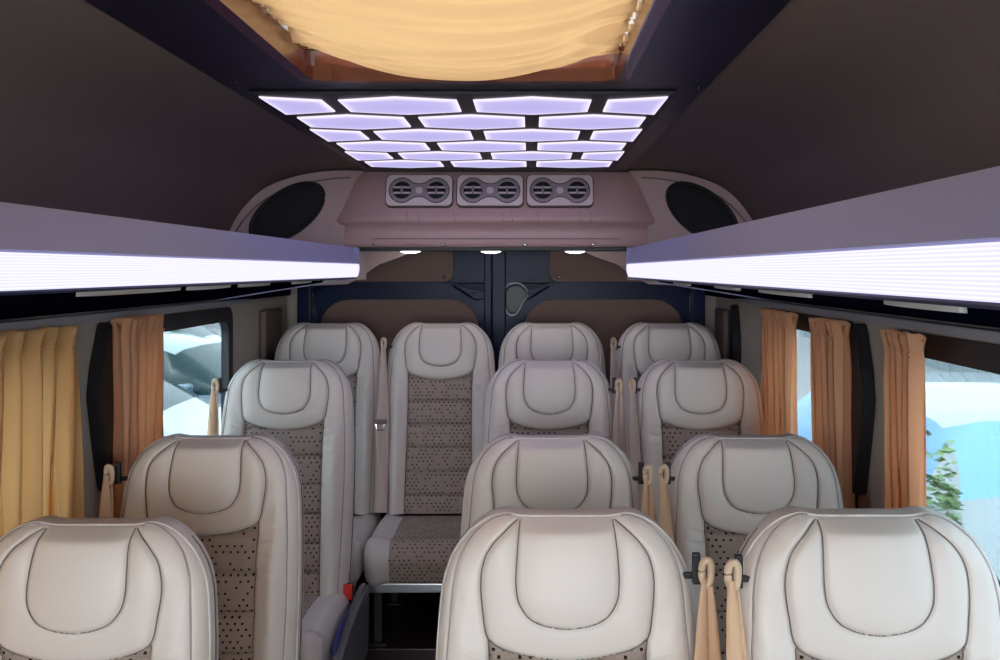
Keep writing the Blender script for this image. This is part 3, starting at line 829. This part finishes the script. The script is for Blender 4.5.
# vent plates: local frame x right, z up, facing -Y, tilted with the console face
tilt = math.atan2(.030, .10)
def vent(x, label):
    t = thing('air_vent_plate', label, 'air vent', (x, 3.681, 1.862), 0, 'air vent plates on the rear console')
    t.rotation_euler = (-tilt, 0, 0)
    w, h = .134, .066
    bm = bmesh.new(); prism(bm, rrect(-w, w, -h, h, .022), -.010, .012, 'y'); bobj('plate', bm, M_ventrim, t)
    bm = bmesh.new(); ringprism(bm, rrect(-w, w, -h, h, .022), rrect(-w+.005, w-.005, -h+.005, h-.005, .018), -.0145, -.0095, 'y'); bobj('bright_border', bm, M_ventrim, t)
    bm = bmesh.new(); ringprism(bm, rrect(-w-.004, w+.004, -h-.004, h+.004, .024), rrect(-w, w, -h, h, .022), -.008, .010, 'y'); bobj('dark_border', bm, M_seam, t)
    # raised dog-bone collar
    bone = []
    for sgn in (1, -1):
        for k in range(17):
            a = -PI*.66+2*PI*.66*k/16
            bone.append((sgn*(.070+.052*math.cos(a)), sgn*.054*math.sin(a)))
        bone.append((sgn*.018, sgn*.030)); bone.append((-sgn*.018, sgn*.030))
    bn = smoothcurve(bone, 2, closed=True)
    bm = bmesh.new(); tube(bm, [(p[0], -.012, p[1]) for p in bn], .0022, 5, closed=True); bobj('collar_line', bm, M_seam, t)
    bm = bmesh.new(); prism(bm, [(p[0], p[1]) for p in bn], -.0105, -.009, 'y'); bobj('collar', bm, M_vent, t)
    for sx in (-1, 1):
        c = (.070*sx, 0, 0)
        bm = bmesh.new()
        tube(bm, [(c[0]+.041*math.cos(2*PI*k/28), -.013, 0.041*math.sin(2*PI*k/28)) for k in range(28)], .0036, 8, closed=True)
        rg = bobj('round_louver', bm, M_vent, t, smooth=True)
        bm = bmesh.new(); disc(bm, (c[0], -.0120, 0), .0385, 28, 'y', .002); bobj('louver_mouth', bm, M_black, rg)
        for zz in (-.013, .011):
            hw = math.sqrt(.036**2-zz*zz)
            bm = bmesh.new(); box(bm, c[0]-hw, c[0]+hw, -.0225, -.011, zz-.0030, zz+.0022, .001); bobj('slat', bm, M_ventrim, rg)
        bm = bmesh.new(); box(bm, c[0]-.004, c[0]+.004, -.025, -.011, -.018, .016, .002); bobj('slat_tab', bm, M_vent, rg)
    bm = bmesh.new(); tube(bm, [(.013*math.cos(2*PI*k/18), -.012, .013*math.sin(2*PI*k/18)) for k in range(18)], .002, 6, closed=True); disc(bm, (0, -.014, 0), .0115, 18, 'y', .004)
    bobj('centre_knob', bm, M_ventrim, t)
for x, l in ((-.452, 'leftmost of three twin round vent plates on the rear console'), (-.163, 'middle twin round vent plate on the rear console'), (.122, 'rightmost of three twin round vent plates on the rear console')): vent(x, l)

# speaker pods in the rear upper corners
for s, nm in ((-1, 'left'), (1, 'right')):
    t = thing('speaker_pod', 'mauve leather corner pod with an oval black speaker, %s of the vents' % nm, 'speaker pod', (0, 0, 0))
    X = lambda v: mx(v, s)
    nu, nv = 30, 16; V = []; F = []
    def podtop(x): return float(np.interp(-x, [-p[0] for p in cv], [p[1] for p in cv]))-.006
    def podY(x, z): return 3.74-.66*max(0, (-x-.70))+.10*(1.95-z)*.3
    for j in range(nv+1):
        for i in range(nu+1):
            x = -.69-.485*i/nu; zt_ = podtop(x); z = 1.50+(zt_-1.50)*(j/nv)
            V.append((X(x), podY(x, z), z))
    for j in range(nv):
        for i in range(nu):
            a = j*(nu+1)+i; F.append((a, a+1, a+nu+2, a+nu+1))
    # thickness
    V2 = [(v[0], v[1]+.04, v[2]) for v in V]; k0 = len(V)
    Fb = [(f[3]+k0, f[2]+k0, f[1]+k0, f[0]+k0) for f in F]
    pyd('pod_skin', V+V2, F+Fb, M_mauve2, t)
    def on(x, z, lift=.0): return (X(x), podY(x, z)-lift, z)
    bm = bmesh.new()
    arc = [(x, podtop(x)-.03-.02*(i/16)) for i, x in enumerate(np.linspace(-.74, -1.135, 17))]
    tube(bm, [on(x, z, .002) for x, z in arc], .003, 6); bobj('pod_piping', bm, M_walldark, t, smooth=True)
    cx_, cz_, rx, rz, th = -.960, 1.768, .142, .112, math.radians(30)
    def ell(k, sc=1.0):
        a = 2*PI*k/40; ex = rx*sc*math.cos(a); ez = rz*sc*math.sin(a)
        return cx_+ex*math.cos(th)*1.0-ez*math.sin(th)*0+0*ex, cz_+ex*math.sin(th)+ez*math.cos(th)
    bm = bmesh.new(); tube(bm, [on(*ell(k, 1.02), .004) for k in range(40)], .006, 8, closed=True); rim = bobj('speaker_rim', bm, M_black, t, smooth=True)
    bm = bmesh.new(); rings_ = []
    for sc, lf in ((1.0, .004), (.9, .012), (.6, .017), (.3, .019)):
        rings_.append([bm.verts.new(on(*ell(k, sc), lf)) for k in range(40)])
    for a_, b_ in zip(rings_[:-1], rings_[1:]):
        for k in range(40): bm.faces.new((a_[k], a_[(k+1) % 40], b_[(k+1) % 40], b_[k]))
    bm.faces.new(rings_[-1])
    bobj('speaker_grille', bm, mat('speaker_mesh', (.010, .010, .012), .7, bump=.8, bscale=700), t, smooth=True)
# lower corner gussets between rack ends and console
for s, nm in ((-1, 'left'), (1, 'right')):
    X = lambda v: mx(v, s)
    bm = bmesh.new()
    pts = [(-.99, 1.632), (-.50, 1.632), (-.56, 1.60), (-.66, 1.565), (-.74, 1.51), (-.80, 1.478), (-.99, 1.47)]
    prism(bm, [(X(a), b) for a, b in pts], 3.93, 3.96, 'y')
    struct(bobj('trim_%d' % (6 if s < 0 else 7), bm, M_mauve2), 'curved beige gusset under the %s end of the console' % nm, 'trim')

# ------------------------------------------------------------------ rear doors
YD = 4.42
bm = bmesh.new(); box(bm, WL-.05, -1.05, YD-.02, YD+.08, 0, 2.0); box(bm, .772, WR+.05, YD-.02, YD+.08, 0, 2.0); box(bm, -1.05, .80, YD+.02, YD+.08, 1.66, 2.0); box(bm, -1.05, .80, YD-.02, YD+.08, .0, .14)
struct(bobj('wall_rear', bm, M_wall))
dn = 1
for s in (-1, 1):
    X = lambda v: mx(v, s)
    bm = bmesh.new(); a, b = sorted((X(-1.06), X(-.150)))
    box(bm, a, b, YD, YD+.05, .13, 1.68)
    D = struct(bobj('door_%d' % dn, bm, M_navy)); dn += 1
    # raised pressed-steel band and posts around two inset panels
    def panel(name, pts, y, m, th=.012):
        bm = bmesh.new(); c = smoothcurve(pts, 5, closed=True); prism(bm, [(X(p[0]), p[1]) for p in c], y-th, y, 'y')
        return bobj(name, bm, m, D)
    def frame(name, outer, inner, y0, y1):
        bm = bmesh.new(); ringprism(bm, [(X(p[0]), p[1]) for p in outer], [(X(p[0]), p[1]) for p in inner], y0, y1, 'y')
        bmesh.ops.bevel(bm, geom=[e for e in bm.edges if e.calc_length() > .01 and abs(e.verts[0].co.y-e.verts[1].co.y) < 1e-6 and abs(e.verts[0].co.y-y0) < 1e-6], offset=.006, segments=2, affect='EDGES')
        return bobj(name, bm, M_navy, D)
    frame('upper_frame', rrect(-1.06, -.152, 1.43, 1.68, .01), rrect(-1.0, -.37, 1.478, 1.72, .05), YD-.035, YD)
    frame('lower_frame', rrect(-1.06, -.152, .60, 1.455, .01), rrect(-1.035, -.245, .70, 1.40, .15), YD-.028, YD)
    bm = bmesh.new(); prism(bm, [(X(p[0]), p[1]) for p in rrect(-.995, -.375, 1.483, 1.75, .045)], YD-.012, YD, 'y'); bobj('upper_panel', bm, M_brownpanel, D)
    bm = bmesh.new(); prism(bm, [(X(p[0]), p[1]) for p in rrect(-1.03, -.25, .705, 1.395, .145)], YD-.010, YD, 'y'); bobj('lower_panel', bm, M_brownpanel, D)
    # diamond-shaped pressings beside the meeting edge
    bm = bmesh.new()
    for poly in ([(-.37, 1.475), (-.22, 1.475), (-.22, 1.40), (-.27, 1.395)],):
        tube(bm, [(X(p[0]), YD-.037, p[1]) for p in poly], .005, 6, closed=True)
    tube(bm, [(X(-.375), YD-.037, 1.462), (X(-.285), YD-.037, 1.405)], .006, 6)
    bobj('pressed_rib', bm, M_navy, D)
    for (x, z) in ((-.42, 1.505), (-.95, 1.505)):
        bm = bmesh.new(); bmesh.ops.create_uvsphere(bm, u_segments=10, v_segments=8, radius=.010, matrix=Matrix.Translation((X(x), YD-.014, z))); bobj('panel_clip', bm, M_chrome, D, smooth=True)
    if s > 0:
        bm = bmesh.new()
        loop = smoothcurve([(-.115, 1.46), (-.055, 1.475), (-.01, 1.43), (-.035, 1.38), (-.07, 1.325), (-.11, 1.33), (-.125, 1.39)], 5, closed=True)
        tube(bm, [(p[0], YD-.04, p[1]) for p in loop], .006, 6, closed=True)
        bobj('latch_gasket', bm, mat('glossy_gasket', (.35, .35, .42), .2), D, smooth=True)
        bm = bmesh.new(); prism(bm, [(p[0]*.8-.013, p[1]*.8+.28) for p in loop], YD-.045, YD-.03, 'y'); bobj('latch_plate', bm, M_metal, D)
        bm = bmesh.new(); pl = smoothcurve([(-.128, 1.66), (-.128, 1.56), (-.118, 1.49), (-.125, 1.44), (-.13, 1.36)], 5)
        tube(bm, [(p[0], YD-.045, p[1]) for p in pl], .005, 6); bobj('door_seal', bm, mat('seal_rubber', (.30, .30, .38), .2), D, smooth=True)
# centre post where the doors meet
bm = bmesh.new(); box(bm, -.185, -.118, YD-.055, YD-.001, .14, 1.67, .006); box(bm, -.225, -.186, YD-.040, YD-.001, .14, 1.67, .006)
struct(bobj('trim_8', bm, M_navy), 'dark rubber sealed post where the two rear doors meet', 'trim')
# door surround posts
for s, n_ in ((-1, 9), (1, 10)):
    bm = bmesh.new(); a, b = sorted((mx(-1.13, s), mx(-1.062, s))); box(bm, a, b, YD-.06, YD-.021, .14, 1.68, .008); struct(bobj('trim_%d' % n_, bm, M_navy), 'dark blue door frame post at the rear corner', 'trim')

# ------------------------------------------------------------------ outside
GZ = -.65
M_road = mat('sunlit_paving', (0.24, 0.24, 0.25), 0.9, var=.15, vscale=2)
bm = bmesh.new(); box(bm, -40, 40, -20, 60, GZ-.1, GZ); struct(bobj('ground', bm, M_road), 'pale paved parking ground outside the windows', 'ground')
M_carw = mat('white_car_paint', (0.26, 0.30, 0.33), 0.25, coat=.8)
M_cars = mat('silver_blue_car_paint', (0.13, 0.19, 0.25), 0.25, coat=.8)
M_carg = mat('dark_car_glass', (0.01, 0.03, 0.035), 0.2, spec=.25)
M_carb = mat('blue_car_glass', (0.16, 0.34, 0.60), 0.35)
M_tyre = mat('tyre', (0.02, 0.02, 0.02), 0.8)
def car(label, loc, rz, paint, glass, L=4.3, H=1.47, Wd=1.78, van=False):
    t = thing('parked_car', label, 'car', loc, rz)
    # stations along x (front at +x): x, deck height, roof height, half width
    if not van:
        st = [(-.50, .55, .55, .60), (-.485, .90, .90, .80), (-.45, .98, 1.02, .86), (-.40, .97, 1.25, .88), (-.33, .96, 1.40, .89), (-.15, .93, 1.47, .89), (.03, .92, 1.45, .89), (.12, .92, 1.36, .89), (.20, .93, 1.16, .88), (.27, .93, .96, .87), (.36, .85, .87, .86), (.44, .76, .77, .80), (.485, .62, .63, .66), (.50, .45, .45, .55)]
    else:
        st = [(-.50, .6, .6, .80), (-.49, 1.05, 1.5, .88), (-.47, 1.05, 1.80, .90), (-.40, 1.05, 1.88, .91), (0, 1.05, 1.90, .91), (.15, 1.05, 1.86, .91), (.24, 1.05, 1.66, .90), (.34, 1.05, 1.25, .89), (.38, 1.02, 1.06, .88), (.45, .92, .94, .84), (.49, .7, .72, .7), (.50, .5, .5, .6)]
    Hs = H/(1.47 if not van else 1.90)
    sx = np.array([a[0] for a in st]); n0 = 44; xs = np.linspace(-.5, .5, n0)
    g = lambda k: np.interp(xs, sx, [a[k] for a in st])
    dk, rf, hw = g(1), g(2), g(3); V = []; F = []; FG = []; m = 19
    for i in range(n0):
        d, r, w = dk[i]*Hs, rf[i]*Hs, hw[i]*Wd/1.78; r = max(r, d+.004)
        wr = w*(1-(.12 if van else .22)*min(1, (r-d)/.4))
        half_ = [(0, .22), (w*.85, .22), (w*.97, .34), (w, .55), (w*.99, d*.86), (w*.95, d), (w*.95+(wr-w*.95)*.5, d+(r-d)*(.66 if van else .52)), (wr*.97, r-.035*min(1, (r-d)*5)), (wr*.7, r), (0, r+.012)]
        ring = half_+[(-a, b) for a, b in half_[-2:0:-1]]
        for a, b in ring: V.append((xs[i]*L, a, b))
        m = len(ring)
    for i in range(n0-1):
        for k in range(m):
            f = (i*m+k, i*m+(k+1) % m, (i+1)*m+(k+1) % m, (i+1)*m+k)
            tall = (rf[i]-dk[i] > .07) and (rf[i+1]-dk[i+1] > .07)
            slope = abs(rf[i+1]-rf[i])/(xs[i+1]-xs[i])/L > .42
            side = k in (5, 6, m-6, m-7) or (m-k-1) in (5, 6)
            px = (xs[i]+xs[i+1])/2
            post = any(abs(px-c) < .014 for c in (-.20, .02)) or px < -.36
            if tall and not (van and (px < -.405 or k not in (5, m-6))) and ((side and not post) or (slope and 7 <= k <= m-8)): FG.append(f)
            else: F.append(f)
    F.append(tuple(range(m))); F.append(tuple(range((n0-1)*m, n0*m))[::-1])
    def sub(Fs, name, m_):
        u = sorted({i for f in Fs for i in f}); mp = {v: k for k, v in enumerate(u)}
        return pyd(name, [V[i] for i in u], [[mp[i] for i in f] for f in Fs], m_, t)
    sub(F, 'body', paint); sub(FG, 'windows', glass)
    for xx in (-.31*L, .31*L):
        for sy in (-1, 1):
            bm = bmesh.new(); disc(bm, (xx, sy*Wd/2*.96-.11*(sy > 0)-.0*(sy < 0), .31), .31, 28, 'y', .20 if sy < 0 else .14)
            w = bobj('wheel', bm, M_tyre, t)
            bm = bmesh.new(); disc(bm, (xx, (sy*(Wd/2*.96+.035) if sy > 0 else -Wd/2*.96-.012), .31), .20, 20, 'y', .01); bobj('hubcap', bm, M_chrome, w)
    for sy in (-1, 1):
        bm = bmesh.new(); box(bm, .17*L, .17*L+.12, min(sy*.92, sy*1.08)*Wd/1.78, max(sy*.92, sy*1.08)*Wd/1.78, .93*Hs, 1.06*Hs, .03); bobj('wing_mirror', bm, paint, t)
        bm = bmesh.new(); box(bm, .44*L, .478*L, min(sy*.48, sy*.72), max(sy*.48, sy*.72), .60, .70, .02); bobj('headlamp', bm, M_chrome, t)
    return t
car('white parked car nearest outside the left window, its bonnet showing', (-4.05, 7.5, GZ), math.radians(4), M_carw, M_carg)
car('silver blue parked car with dark side windows behind the white one', (-4.10, 9.8, GZ), math.radians(-3), M_cars, M_carg, H=1.5)
car('white parked car farthest of three outside the left window', (-6.2, 14.2, GZ), math.radians(3), M_carw, M_carg, H=1.6)
car('white parked car with a blue tinted rear window outside the large right window', (2.80, 6.10, GZ), math.radians(90), M_carw, M_carb, L=4.4, H=1.50, Wd=1.80)
# bushes and trees
M_leaf = mat('pale_green_leaves', (0.16, 0.27, 0.14), 0.7, var=.4, vscale=12)
M_bark = mat('bark', (0.12, 0.08, 0.05), 0.9)
def tree(label, x, y, h, r, low=False, seed=1):
    rnd = random.Random(seed); t = thing('bush' if low else 'roadside_tree', label, 'bush' if low else 'tree', (x, y, GZ))
    bm = bmesh.new(); zc = h*(.5 if low else .66)
    for _ in range(1700):
        a = rnd.uniform(0, 2*PI); b = math.acos(rnd.uniform(-1, 1)); q = rnd.uniform(.55, 1)**.5*(1+.18*math.sin(3*a)+.15*math.sin(5*b))
        p = Vector((r*q*math.sin(b)*math.cos(a), r*q*math.sin(b)*math.sin(a), zc+(h-zc)*q*math.cos(b)))
        if p.z < .05: p.z = .05+rnd.random()*.2
        M_ = Matrix.Rotation(rnd.uniform(0, 6), 3, 'Z') @ Matrix.Rotation(rnd.uniform(0, 3), 3, 'X'); sz = r*rnd.uniform(.05, .11)*(2.2 if low else 1)
        vs = [bm.verts.new(p+M_@Vector(q2)*sz) for q2 in ((-1, 0, 0), (0, -.45, .1), (1, 0, 0), (0, .45, .1))]
        bm.faces.new(vs)
    bobj('foliage', bm, M_leaf, t)
    bm = bmesh.new(); tube(bm, [(0, 0, 0), (.05, 0, h*.3), (0, .05, h*.6)], [r*.09, r*.07, r*.04], 8)
    for k in range(4): tube(bm, [(.03, 0, h*.35), (r*.4*math.cos(k*1.6), r*.4*math.sin(k*1.6), h*.65)], [r*.04, r*.02], 6)
    bobj('trunk', bm, M_bark, t)
tree('green tree beyond the parked cars on the left, the nearer one', -9.5, 24, 3.2, 2.2, seed=20)
tree('green tree beyond the parked cars on the left, farther back', -14.5, 33, 4.2, 3.0, seed=21)
tree('slim grey green shrub beside the white car outside the right window', 1.70, 3.75, 1.35, .16, low=True, seed=40)
# pale shed behind the van
M_shed = mat('pale_metal_siding', (0.20, 0.24, 0.26), 0.5)
bm = bmesh.new(); box(bm, 9.0, 14, 6, 30, GZ, 3.2)
for k in range(40): box(bm, 8.96, 9.0, 6.1+k*.6, 6.2+k*.6, GZ, 3.2)
S = thing('roadside_shed', 'long pale metal shed across the road outside the right windows', 'building')
bobj('siding', bm, M_shed, S)
bm = bmesh.new(); prism(bm, [(8.6, 3.2), (14.3, 3.2), (14.3, 3.35), (11.5, 4.0), (8.6, 3.35)], 5.8, 30.2, 'y'); bobj('roof', bm, mat('shed_roof', (.45, .47, .5), .5), S)

# front end of the cabin behind the viewpoint: lower bulkhead, header, windscreen opening
bm = bmesh.new(); box(bm, WL-.05, WR+.05, -1.26, -1.2, -.05, .95); box(bm, WL-.05, WR+.05, -1.26, -1.2, 1.80, 2.05)
box(bm, WL-.05, WL+.06, -1.26, -1.2, .95, 1.8); box(bm, WR-.06, WR+.05, -1.26, -1.2, .95, 1.8)
struct(bobj('wall_front', bm, M_wall))
# ------------------------------------------------------------------ light
w = bpy.data.worlds.new('World'); bpy.context.scene.world = w; w.use_nodes = True
nt = w.node_tree; bg = nt.nodes['Background']
bg.inputs['Color'].default_value = (0.90, 0.96, 1.0, 1); bg.inputs['Strength'].default_value = 4.8
sun = bpy.data.lights.new('sun', 'SUN'); sun.energy = 7.0; sun.angle = math.radians(4); sun.color = (1, .96, .9)
so = bpy.data.objects.new('sun', sun); C.objects.link(so); so.rotation_euler = (math.radians(48), math.radians(-14), 0)

# ------------------------------------------------------------------ camera
cam = bpy.data.cameras.new('camera'); co = bpy.data.objects.new('camera', cam); C.objects.link(co)
co.location = (0, 0, 1.54); co.rotation_euler = (PI/2, 0, 0)
cam.sensor_fit = 'HORIZONTAL'; cam.sensor_width = 36; cam.lens = 36*.9
cam.shift_x = -.030; cam.shift_y = -.060; cam.clip_start = .02; cam.clip_end = 200
sc = bpy.context.scene; sc.camera = co
sc.view_settings.view_transform = 'Standard'; sc.view_settings.look = 'None'
sc.view_settings.gamma = 1; sc.view_settings.use_curve_mapping = False; sc.view_settings.exposure = 1.1
